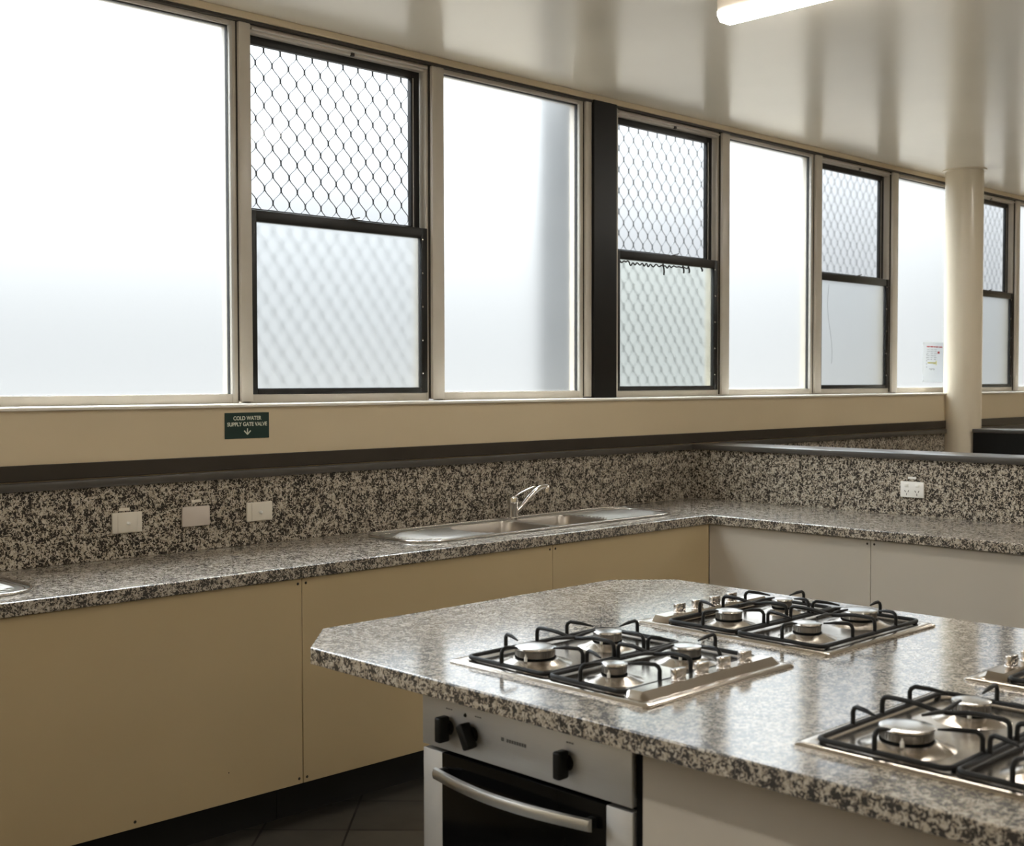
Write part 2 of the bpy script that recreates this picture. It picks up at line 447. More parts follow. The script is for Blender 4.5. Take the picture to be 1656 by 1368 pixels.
# ragged sealant below the meeting rail of the window right of the post
rg = random.Random(3); xs = X(8.03); pts = []
zr4 = zz(1.068) - .026
x = xs
k = 0
while x < X(9.00):
    fade = 1 if x < X(8.8) else .5
    pts.append((x, YG - .012, zr4 + .002 - (rg.uniform(.014, .036) * fade if k % 2 else rg.uniform(.0, .010)))); x += rg.uniform(.012, .026); k += 1
def smooth_path(p, it=2):
    for _ in range(it):
        q = [p[0]]
        for a, b in zip(p, p[1:]):
            a, b = Vector(a), Vector(b); q += [tuple(a * .75 + b * .25), tuple(a * .25 + b * .75)]
        q.append(p[-1]); p = q
    return p
sb = MB(); sb.tube(smooth_path(pts), .0038, 6)
for xq, d in ((X(8.62), .060), (X(8.90), .040), (X(8.98), .036), (X(9.17), .020)):
    sb.tube(smooth_path([(xq, YG - .010, zr4), (xq + .012, YG - .010, zr4 - d * .6), (xq + .008, YG - .010, zr4 - d)]), .0048, 6)
sb.build('ragged_sealant', 'gasket', ls4, 60)
pts = [(X(11.34) - .022 * sin(k / 12 * 5.6) + .022 * (k / 12), YG - .0045, zz(.99) - .50 * k / 12) for k in range(13)]
MB().tube(smooth_path(pts, 1), .0009, 5).build('hair_crack', 'greyprint', ls6)

# black post between the window groups, and the grey exterior fin it carries
struct(MB().box(X(7.6486), X(7.9321), YG - .050, YG + .07, ZSILL, zz(2.292), .003).build('pillar', 'post'), 'black timber post between the windows', 'post')
struct(MB().box(X(7.64), X(7.94), YG + .08, X(7.50), 0, ZCEIL + .1, .01).build('pillar', 'fin'), 'grey outside pillar blurred behind the frosted glass', 'pillar')
# round column
cc = (X(13.385), X(6.478)); CR = X(.2040)
cb = MB(); cb.lathe([(CR, 0), (CR, ZCEIL - .004)], *cc, seg=64)
cb.lathe([(CR, ZCEIL - .010), (CR + .020, ZCEIL - .007), (CR + .020, ZCEIL)], *cc, seg=64)
struct(cb.build('column', 'column', None, 40), 'round cream column rising to the ceiling in front of the windows', 'column')

# ------------------------------------------------------------------ splashbacks, low partitions
def capping_x(x0, x1, parent, yf=YS):
    b = MB(); b.box(x0, x1, yf - .016, yf + .0105, ZCAP0, ZCAP1, .003); return b.build('capping', 'capping', parent, 40)
def splash_x(x0, x1, label):
    b = MB().box(x0, x1, YS, YW - .0016, CT + .0004, ZCAP0); o = b.build('backsplash', 'granite_wall'); tag(o, label, 'backsplash', 'granite backsplashes')
    capping_x(x0, x1, o); return o
splash_x(X(-.2), XP + .0098, 'speckled granite backsplash on the window wall behind the sink')
splash_x(X(9.0), X(13.18), 'speckled granite backsplash in the next bay, ending at the round column')
splash_x(X(13.70), X(18.0), 'speckled granite backsplash behind the black partition at far right')
PY0, PY1 = X(1.62), YS
pt = struct(MB().box(XP + .012, X(8.96), PY0, YW - .002, 0, ZCAP0).build('partition', 'cab2'), 'low partition wall dividing the bays, dark capped', 'partition')
MB().box(XP - .016, X(8.98), PY0 - .01, YS - .0175, ZCAP0 + .0015, ZCAP1, .003).build('capping', 'capping', pt, 40)
tag(MB().box(XP, XP + .0100, PY0, YS - .0005, CT + .0004, ZCAP0).build('backsplash', 'granite_wall'), 'lighter speckled granite backsplash on the low partition, with the double outlet', 'backsplash', 'granite backsplashes')
p2 = struct(MB().box(X(13.25), X(13.62), X(4.6), X(6.285), 0, zz(-.572)).build('partition', 'black'), 'black low partition in front of the round column', 'partition')
MB().box(X(13.235), X(13.64), X(4.59), X(6.29), zz(-.572), zz(-.532), .003).build('capping', 'capping', p2, 40)

# ------------------------------------------------------------------ worktops
SK = (X(4.93), X(7.48), X(5.83), X(6.50))           # first sink outline
SK0 = (X(.02), X(2.565), X(5.80), X(6.47))          # sink at the left edge
YF = X(5.622); XF = X(7.555)
def bowl_rects(k): # two bowls of a sink as (x0,x1,y0,y1)
    x0, x1, y0, y1 = k; c = (x0 + x1) / 2
    return [(c - .395, c - .014, y0 + .042, y1 - .075), (c + .014, c + .345, y0 + .042, y1 - .075)]
def hole(k):
    r = bowl_rects(k); return rrect(r[0][0] - .012, r[1][1] + .012, r[0][2] - .012, r[0][3] + .012, .05, 4)
wt = MB().prism([(X(-.2), YF), (XF, YF), (XF, PY0), (XP - .001, PY0), (XP - .001, YS - .001), (X(-.2), YS - .001)], CB, CT, holes=[hole(SK), hole(SK0)])
o = tag(wt.build('worktop', 'granite'), 'L-shaped speckled granite worktop under the windows and along the partition', 'worktop')
bv = o.modifiers.new('edge', 'BEVEL'); bv.width = .004; bv.segments = 2; bv.limit_method = 'ANGLE'; bv.angle_limit = radians(60)
tag(MB().box(X(13.70), X(18.0), YF, YS - .001, CB, CT, .003).build('worktop', 'granite'), 'granite worktop behind the black partition at far right', 'worktop')
tag(MB().box(X(9.0), X(13.10), YF, YS - .001, CB, CT, .003).build('worktop', 'granite'), 'granite worktop in the next bay beyond the partition', 'worktop')

# ------------------------------------------------------------------ base cabinets
ZPB = zz(-2.195)
def screw(b, p, nrm, r=.005):
    q = Vector((0, 0, 1)).rotation_difference(Vector(nrm)).to_matrix().to_4x4(); q.translation = p
    n0 = len(b.bm.verts); b.lathe([(0, .0018), (r * .6, .0016), (r, 0)], 0, 0, 10)
    b.bm.verts.ensure_lookup_table()
    for v in b.bm.verts[n0:]: v.co = q @ v.co
def cab_x(x0, x1, label, y=X(5.640), m='cab', yback=YS, screws=()):
    root = tag(empty('base_cabinet', ((x0 + x1) / 2, y, 0)), label, 'cabinet', 'base cabinets under the worktop')
    C = Vector(root.location)
    def pt(b, n, mm, par=root):
        bmesh.ops.translate(b.bm, verts=b.bm.verts, vec=-C); return b.build(n, mm, par, 40)
    pt(MB().box(x0 + .002, x1 - .002, y + .018, yback, ZPB + .002, CB - .17), 'carcass', m)
    pt(MB().box(x0 + .001, x1 - .001, y + .16, yback - .05, 0, ZPB + .001), 'plinth', 'kick')
    fp = pt(MB().box(x0 + .0012, x1 - .0012, y, y + .018, ZPB, CB - .001, .0012, 1), 'front_panel', m)
    for sc_ in screws:
        b = MB(); screw(b, (sc_[0], y, sc_[1]), (0, -1, 0), *sc_[2:]); pt(b, 'screw', 'trimdark', fp)
    return root
def cab_y(y0, y1, label, x=X(7.580), m='cab2', xback=XP, screws=()):
    root = tag(empty('base_cabinet', (x, (y0 + y1) / 2, 0)), label, 'cabinet', 'base cabinets under the worktop')
    C = Vector(root.location)
    def pt(b, n, mm, par=root):
        bmesh.ops.translate(b.bm, verts=b.bm.verts, vec=-C); return b.build(n, mm, par, 40)
    pt(MB().box(x + .018, xback, y0 + .002, y1 - .002, ZPB + .002, CB - .002), 'carcass', m)
    pt(MB().box(x + .16, xback - .05, y0 + .001, y1 - .001, 0, ZPB + .001), 'plinth', 'kick')
    fp = pt(MB().box(x, x + .018, y0 + .0012, y1 - .0012, ZPB, CB - .001, .0012, 1), 'front_panel', m)
    for (sy, sz) in screws:
        b = MB(); screw(b, (x, sy, sz), (-1, 0, 0)); pt(b, 'screw', 'trimdark', fp)
    return root
zt_, zb_ = CB - .018, ZPB + .018
J = [X(-.03), X(1.942), X(3.914), X(5.886), X(7.580)]
cab_x(J[0], J[1], 'beige base cabinet below the left-hand sink')
cab_x(J[1], J[2], 'wide beige base cabinet below the three switch plates, nearest the left edge', screws=((J[2] - .016, zt_), (J[2] - .016, zb_), (X(2.92), zb_ + .002), (X(3.449), zb_ + .08, .0022)))
cab_x(J[2], J[3], 'beige base cabinet partly hidden behind the island, left of the sink', screws=((J[2] + .016, zt_), (J[2] + .016, zb_), (J[3] - .016, zt_)))
cab_x(J[3], J[4], 'beige corner base cabinet below the sink and tap', screws=((J[3] + .016, zt_),))
cab_y(X(4.302), X(5.640), 'grey-beige base cabinet on the partition side next to the inner corner', screws=((X(4.302) + .016, zt_),))
cab_y(X(2.96), X(4.302), 'grey-beige base cabinet below the double outlet at right edge', screws=((X(4.302) - .016, zt_),))
cab_y(X(1.62), X(2.96), 'grey-beige base cabinet at the open end of the partition')
cab_x(X(9.0), X(13.08), 'beige base cabinet in the next bay beyond the partition')
cab_x(X(13.72), X(18.0), 'beige base cabinet behind the black partition at far right')

# ------------------------------------------------------------------ sinks and tap
def make_sink(k, label):
    x0, x1, y0, y1 = k; c = Vector(((x0 + x1) / 2, (y0 + y1) / 2, CT))
    root = tag(empty('double_sink', c), label, 'sink', 'stainless double sinks')
    hx, hy = (x1 - x0) / 2, (y1 - y0) / 2
    R = [(a - c.x, b - c.x, d - c.y, e - c.y) for a, b, d, e in bowl_rects(k)]
    top = MB().prism(rrect(-hx, hx, -hy, hy, .125, 12), .0012, .0032, holes=[rrect(*r, .055, 6) for r in R])
    top.build('deck', 'drain', root, 40)
    ol = rrect(-hx + .004, hx - .004, -hy + .004, hy - .004, .122, 14)
    MB().tube([(p[0], p[1], .0052) for p in ol], .0048, 8, closed=True).build('rolled_rim', 'steel', root, 60)
    il = rrect(-hx + .022, hx - .022, -hy + .022, hy - .060, .105, 14)
    MB().tube([(p[0], p[1], .003) for p in il], .0022, 6, closed=True).build('raised_bead', 'steel', root, 60)
    for r in R:
        lp = []
        for (d, z) in ((0, .0032), (.003, -.004), (.008, -.06), (.012, -.12), (.028, -.15), (.06, -.16)):
            lp.append([(p[0], p[1], z) for p in rrect(r[0] + d, r[1] - d, r[2] + d, r[3] - d, max(.02, .055 - d * .3), 6)])
        bw = MB().loft(lp, cap0=False).build('bowl', 'bowl', root, 50)
        mx, my = (r[0] + r[1]) / 2, (r[2] + r[3]) / 2
        MB().lathe([(.044, -.1585), (.040, -.1565), (.030, -.1585), (0, -.1588)], mx, my, 24).build('waste', 'chrome', bw, 40)
    n = 13
    for s in (-1, 1):
        b = MB()
        for i in range(n):
            t = (i + .5) / n; y = -hy + .038 + t * (2 * hy - .13)
            corner = max(0, abs(t - .5) - .22) * .22
            if s < 0: xa, xb = -hx + .048 + corner * 1.6, R[0][0] - .010 + .055 * (abs(t - .5) * 2) ** 4
            else: xa, xb = R[1][1] + .012 - .05 * (abs(t - .5) * 2) ** 4, hx - .048 - corner * 1.6
            b.tube([(xa, y, .0028), (xa + .012, y, .0046), (xb - .012, y, .0046), (xb, y, .0028)], [.004, .0072, .0072, .004], 8, flat=.55)
        b.build('drainboard', 'drain', root, 60)
    return root
make_sink(SK, 'stainless double-bowl sink with two drainboards, below the mixer tap')
make_sink(SK0, 'stainless sink cut by the left edge, only its drainboard showing')

tp = tag(empty('mixer_tap', (X(6.285), X(6.42), CT + .0056)), 'chrome mixer tap standing behind the double sink', 'tap')
MB().lathe([(0, 0), (.027, 0), (.027, .006), (.0225, .010), (.0215, .060), (.023, .064), (.023, .082), (.020, .096), (.010, .103), (0, .104)], 0, 0, 28).build('body', 'chrome', tp, 40)
lv = MB(); lv.tube(smooth_path([(.0, 0, .094), (.012, -.006, .104), (.045, -.02, .122), (.085, -.035, .138), (.098, -.040, .140)]), [.012, .011, .010, .009, .008], 10, flat=.5)
lv.build('lever', 'chrome', tp, 50)
d = Vector((.985, -.17, 0)).normalized()
sp = [tuple(d * a) [:2] + (h,) for a, h in ((.012, .028), (.045, .050), (.085, .090), (.120, .118), (.150, .132), (.172, .135), (.188, .133))]
so = MB().tube(smooth_path(sp), .0125, 12).build('spout', 'chrome', tp, 50)
e = d * .186
MB().lathe([(0, .142), (.012, .141), (.0145, .136), (.0145, .106), (.010, .104), (0, .104)], e.x, e.y, 20).build('aerator', 'chrome', so, 40)

# ------------------------------------------------------------------ plates, labels, sign, notice
def plate_root(name, x, z, label, cat, group=None):
    return tag(empty(name, (x, YS, z)), label, cat, group)
def plate_body(root, m, w=.112, h=.072):
    b = MB(); b.box(-w / 2, w / 2, -.010, -.0003, -h / 2, h / 2, .003, 2); b.build('plate', m, root, 40)
def knob_plate(x, z, label):
    r = plate_root('switch_plate', x, z, label, 'switch', 'switch plates on the backsplash'); plate_body(r, 'plastic')
    MB().box(-.037, .037, -.0125, -.009, -.033, .033, .002).build('cover', 'plastic', r, 40)
    b = MB(); b.lathe([(0, .011), (.004, .0105), (.006, .008), (.006, 0)], 0, 0, 16)
    bmesh.ops.rotate(b.bm, verts=b.bm.verts, cent=(0, 0, 0), matrix=Matrix.Rotation(radians(90), 3, 'X'))
    bmesh.ops.translate(b.bm, verts=b.bm.verts, vec=(0, -.012, -.002)); b.build('button', 'plastic_white', r, 40)
    return r
zs = zz(-.798)
knob_plate(X(3.374), zz(-.797), 'ivory switch plate with a round button, leftmost of three')
r = plate_root('blank_plate', X(3.811), zz(-.794), 'blank pinkish cover plate between the two button plates', 'cover plate'); plate_body(r, 'plastic_pink')
knob_plate(X(4.250), zz(-.798), 'ivory switch plate with a round button, right of the blank plate, without a label')
def label_strip(x, z, label, w=.040, h=.010):
    tag(MB().box(x - w / 2, x + w / 2, YS - .0022, YS - .0002, z - h / 2, z + h / 2, .0006, 1).build('label_strip', 'plastic'), label, 'label', 'label strips')
label_strip(X(3.362), zz(-.722), 'small pale label strip above the leftmost switch plate')
label_strip(X(3.820), zz(-.705), 'small pale label strip above the blank pinkish plate')

g = tag(empty('power_outlet', (XP, X(4.528), zz(-.806))), 'white double power outlet on the low partition', 'power outlet', 'double power outlets')
MB().box(-.010, -.0003, -.0575, .0575, -.036, .036, .003).build('plate', 'plastic_white', g, 40)
for s in (-1, 1):
    b = MB(); b.box(-.0135, -.009, s * .027 - .009, s * .027 + .009, .012, .026, .002); b.build('rocker', 'plastic_white', g, 40)
    sl = MB()
    for dy, dz, a in ((-.008, -.008, 30), (.008, -.008, -30), (0, -.022, 0)):
        sl.xbox(Matrix.Translation((-.0100, s * .025 + dy, dz)) @ Matrix.Rotation(radians(a), 4, 'X'), .0012, .0026, .010)
    sl.build('socket_slots', 'dark', g)
tag(MB().box(XP - .0022, XP - .0002, X(4.528) - .016, X(4.528) + .024, zz(-.728), zz(-.712), .0006, 1).build('label_strip', 'plastic_white'), 'small white label strip above the double outlet', 'label', 'label strips')
g2 = tag(empty('power_outlet', (X(10.48), YS, zz(-.690))), 'small white outlet on the far backsplash beyond the partition', 'power outlet', 'double power outlets')
MB().box(-.0575, .0575, -.010, -.0003, -.036, .036, .003).build('plate', 'plastic_white', g2, 40)

def text(body, size, loc, parent, m, sx=1., name='lettering'):
    cu = bpy.data.curves.new(name, 'FONT'); cu.body = body; cu.size = size; cu.align_x = 'CENTER'; cu.align_y = 'CENTER'; cu.extrude = .0004; cu.offset = .0004
    t = bpy.data.objects.new(name + '_curve', cu); COL.objects.link(t)
    bpy.context.view_layer.update()
    me = bpy.data.meshes.new_from_object(t.evaluated_get(bpy.context.evaluated_depsgraph_get()))
    bpy.data.objects.remove(t); bpy.data.curves.remove(cu)
    me.transform(Matrix.Rotation(radians(90), 4, 'X') @ Matrix.Diagonal((sx, 1, 1, 1)))
    me.materials.clear(); me.materials.append(M[m])
    o = bpy.data.objects.new(name, me); COL.objects.link(o); o.parent = parent; o.location = loc
    return o
k = 6.6 / 6.58
sx_, sz_ = X(4.172 * k), zz(-.2672 * k)
sg = tag(empty('wall_sign', (sx_, YW, sz_)), 'dark green cold water supply gate valve sign on the cream wall', 'sign')
MB().box(-.0965, .0965, -.003, 0, -.0485, .0485, .001, 1).build('board', 'green', sg)
text('COLD WATER', .0205, (0, -.0036, .027), sg, 'letter', .92)
text('SUPPLY GATE VALVE', .0205, (0, -.0036, .0045), sg, 'letter', .92)
ar = MB(); ar.xbox(Matrix.Translation((0, -.0034, -.0215)), .0042, .0012, .022)
for s in (-1, 1):
    ar.xbox(Matrix.Translation((s * .0068, -.0034, -.0265)) @ Matrix.Rotation(radians(s * 45), 4, 'Y'), .0042, .0012, .0205)
ar.build('arrow', 'letter', sg)

nt_ = tag(empty('notice', (X(13.345), YG - .002, zz(.2115))), 'white evacuation notice stuck on the window, half behind the column', 'notice')
MB().box(0, .38, -.0016, 0, -.142, .142).build('sheet', 'paper', nt_)
b = MB()
x = .055
for w in (.05, .012, .04, .03, .045, .02, .04): b.box(x, x + w * .8, -.0022, -.0016, .106, .114); x += w
b.build('lettering', 'red', nt_)
MB().box(.215, .245, -.0022, -.0016, .062, .078).build('emblem', 'red', nt_)
b = MB()
rn = random.Random(5)
for i in range(6):
    for j in range(3): b.box(.060 + j * .052, .060 + j * .052 + rn.uniform(.02, .045), -.0022, -.0016, .088 - i * .014, .0915 - i * .014)
for i in range(5): b.box(.050, .060, -.0022, -.0016, .05 - i * .022, .058 - i * .022)
for i in range(4): b.box(.095 + .02 * i, .108 + .02 * i, -.0022, -.0016, -.05 - .006 * (i % 2), -.044)
tag(b.build('print', 'greyprint', nt_), kind='stuff')
b = MB(); b.box(.07, .20, -.0022, -.0016, -.008, .0); b.box(.19, .20, -.0022, -.0016, -.02, .012); b.box(.16, .17, -.0022, -.0016, -.014, -.008); b.build('plan_diagram', 'yellow', nt_)
for px_, pz_ in ((.01, .13), (.01, -.13)): MB().box(px_ - .003, px_ + .003, -.0024, -.0014, pz_ - .003, pz_ + .003).build('fixing', 'greyprint', nt_)

# ------------------------------------------------------------------ ceiling batten light (the visible one, plus unseen copies added as fill light)
def batten(x, y0, label, L=1.22):
    """batten along y, end nearest the windows at y0"""
    root = tag(empty('batten_light', (x, y0 - L / 2, ZCEIL)), label, 'ceiling light', 'batten lights on the ceiling')
    w = X(.160) / 2; h = L / 2
    MB().box(-w + .003, w - .003, -h, h, -.050, 0, .002).build('tray', 'tray', root, 40)
    pr = [(-w, -.050), (-w, -.066), (-w + .018, -.0855), (w - .018, -.0855), (w, -.066), (w, -.050)]
    MB().prof(pr, 'y', -h + .004, h - .004).build('diffuser', 'lamp', root, 30)
    for s in (-1, 1):
        pe = [(a * 1.02, b_ - (.001 if b_ < -.08 else 0)) for a, b_ in pr]
        MB().prof(pe, 'y', s * h - (.004 if s > 0 else 0), s * h + (.004 if s < 0 else 0)).build('end_cap', 'tray', root, 30)
    return root
b0 = batten(X(6.37), X(4.640), 'lit white batten light on the ceiling at the top edge')
LABEL = {}
for i, (bx, by) in enumerate(((6.37, .9), (.2, 4.640), (.2, .9), (.2, -2.6), (6.37, -2.6), (12.6, 4.640), (12.6, .9), (12.6, -2.6))):  # out-of-view battens added to brighten the interior
    c = copy_tree(b0); c.location = (X(bx), X(by) - .61, ZCEIL)
    c['label'] = ['lit batten light next in line from the visible one, over the island', 'lit batten light over the left end of the worktop', 'lit batten light left of the camera',
                  'lit batten light behind the camera at left', 'lit batten light behind the island end', 'lit batten light over the next bay',
                  'lit batten light beyond the partition', 'lit batten light at the far back of the room'][i]

# ------------------------------------------------------------------ island
ix0, ix1, iy1, iy0, ch = X(2.7225), X(4.980), X(4.138), X(.10), X(.252)
IB = CT - .039
ip = [(ix0, iy0 + ch), (ix0 + ch, iy0), (ix1 - ch, iy0), (ix1, iy0 + ch), (ix1, X(3.91)), (X(4.735), iy1), (X(2.972), iy1), (ix0, X(3.872))]
o = tag(MB().prism(ip, IB, CT).build('island_worktop', 'granite'), 'speckled granite island top with clipped corners carrying the hobs', 'worktop')
bv = o.modifiers.new('edge', 'BEVEL'); bv.width = .003; bv.segments = 2; bv.limit_method = 'ANGLE'; bv.angle_limit = radians(30)
xo = X(2.85)
isl = tag(empty('island_cabinet', (X(3.85), X(1.9), 0)), 'stone-coloured island cabinet right of and behind the oven', 'cabinet')
C0 = Vector(isl.location)
def ipart(b, n, m, par=isl):
    bmesh.ops.translate(b.bm, verts=b.bm.verts, vec=-C0); return b.build(n, m, par, 40)
ipart(MB().prism([(xo + .030, X(.50)), (X(4.80), X(.50)), (X(4.80), X(3.36)), (X(3.80), X(3.36)), (X(3.80), X(2.372)), (xo + .030, X(2.372))], ZPB, IB - .001), 'carcass', 'cab2')
ipart(MB().box(X(3.05), X(4.6), X(.7), X(2.3), 0, ZPB + .001), 'plinth', 'kick')
ipart(MB().box(xo + .010, xo + .029, X(1.22), X(2.375), ZPB, IB - .001, .0012, 1), 'front_panel', 'cab2')
ipart(MB().box(xo + .010, xo + .029, X(.50), X(1.216), ZPB, IB - .001, .0012, 1), 'front_panel', 'cab2')
# oven
oy0, oy1 = X(2.3975), X(3.3705)
ov = tag(empty('built_in_oven', (xo, (oy0 + oy1) / 2, 0)), 'stainless built-in oven with black glass door under the island top', 'oven')
CO = Vector(ov.location)
def opart(b, n, m, par=ov, sm=40):
    bmesh.ops.translate(b.bm, verts=b.bm.verts, vec=-CO); return b.build(n, m, par, sm)
zf0, zf1 = zz(-1.283), IB - .001
opart(MB().box(xo + .022, X(3.79), oy0 + .004, oy1 - .001, .145, IB - .002), 'oven_body', 'dark')
opart(MB().box(xo + .06, X(3.6), oy0 + .03, oy1 - .03, 0, .146), 'plinth', 'kick')
fa = opart(MB().box(xo, xo + .021, oy0 + .003, oy1, zf0, zf1, .0015), 'control_panel', 'steel2')
# black strip stands in for the shaded gap between oven and cabinet
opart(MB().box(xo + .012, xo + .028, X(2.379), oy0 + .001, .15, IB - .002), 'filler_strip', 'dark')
zk = zz(-1.200)
def oven_knob(y, ang):
    q = Matrix.Translation((xo, y, zk)) @ Matrix.Rotation(radians(ang), 4, 'X')
    b = MB(); n0 = 0
    b.lathe([(0, 0), (.0165, 0), (.0165, .005), (.015, .007), (0, .007)], 0, 0, 28)
    for v in b.bm.verts: v.co = Vector((-v.co.z, v.co.x, v.co.y))
    b.xbox(Matrix.Translation((-.0185, 0, -.001)), .030, .0195, .055, .005, 3)
    for v in b.bm.verts: v.co = q @ v.co
    opart(b, 'knob', 'black', fa)
oven_knob(X(3.232), 0); oven_knob(X(3.108), -28); oven_knob(X(2.668), 0)
b = MB(); b.lathe([(0, .003), (.003, .0028), (.0045, 0)], 0, 0, 14)
for v in b.bm.verts: v.co = Vector((-v.co.z + xo, v.co.x + X(3.145), v.co.y + zz(-1.142)))
opart(b, 'indicator_light', 'black', fa)
b = MB()
b.box(xo - .0006, xo + .001, X(2.955), X(2.968), zz(-1.193), zz(-1.181))
y = X(2.942)
for k in range(8):
    b.box(xo - .0006, xo + .001, y - .0055, y, zz(-1.193), zz(-1.182)); y -= .0072
opart(b, 'maker_mark', 'logo', fa)
for yc in (3.232, 3.085, 2.66):
    b = MB()
    for k in range(3): b.box(xo - .0006, xo + .001, X(yc) - .012 + k * .007, X(yc) - .007 + k * .007, zz(-1.138), zz(-1.134))
    opart(b, 'marking', 'logo', fa)
zd1 = zz(-1.2975)
dr = MB(); dr.box(xo + .002, xo + .022, oy0 + .003, X(2.508), .15, zd1, .0015); dr.box(xo + .002, xo + .022, X(3.270), oy1, .15, zd1, .0015)
dr.box(xo + .002, xo + .022, X(2.508) + .0001, X(3.270) - .0001, .15, .165, .0015)
do = opart(dr, 'door', 'steel2')
opart(MB().box(xo + .001, xo + .020, X(2.509), X(3.269), .166, zd1, .001), 'door_glass', 'glassblack', do)
hp = []
ya, yb2 = X(3.262), X(2.535)
n = 22
hb = []
for k in range(n + 1):
    t = k / n; yy = ya + (yb2 - ya) * t; bow = .026 + .030 * sin(pi * t)
    hb.append((yy, xo - bow))
zh = zz(-1.360)
lp = []
for (yy, xx) in hb:
    lp.append([(xx + .006, yy, zh - .013), (xx - .003, yy, zh - .010), (xx - .006, yy, zh + .001), (xx - .002, yy, zh + .011), (xx + .006, yy, zh + .012)])
hd = opart(MB().loft(lp), 'handle', 'handle', do, 50)
for yy in (ya - .012, yb2 + .012): opart(MB().box(xo - .024, xo + .0005, yy - .007, yy + .007, zh - .010, zh + .010, .002), 'handle_mount', 'black', hd)

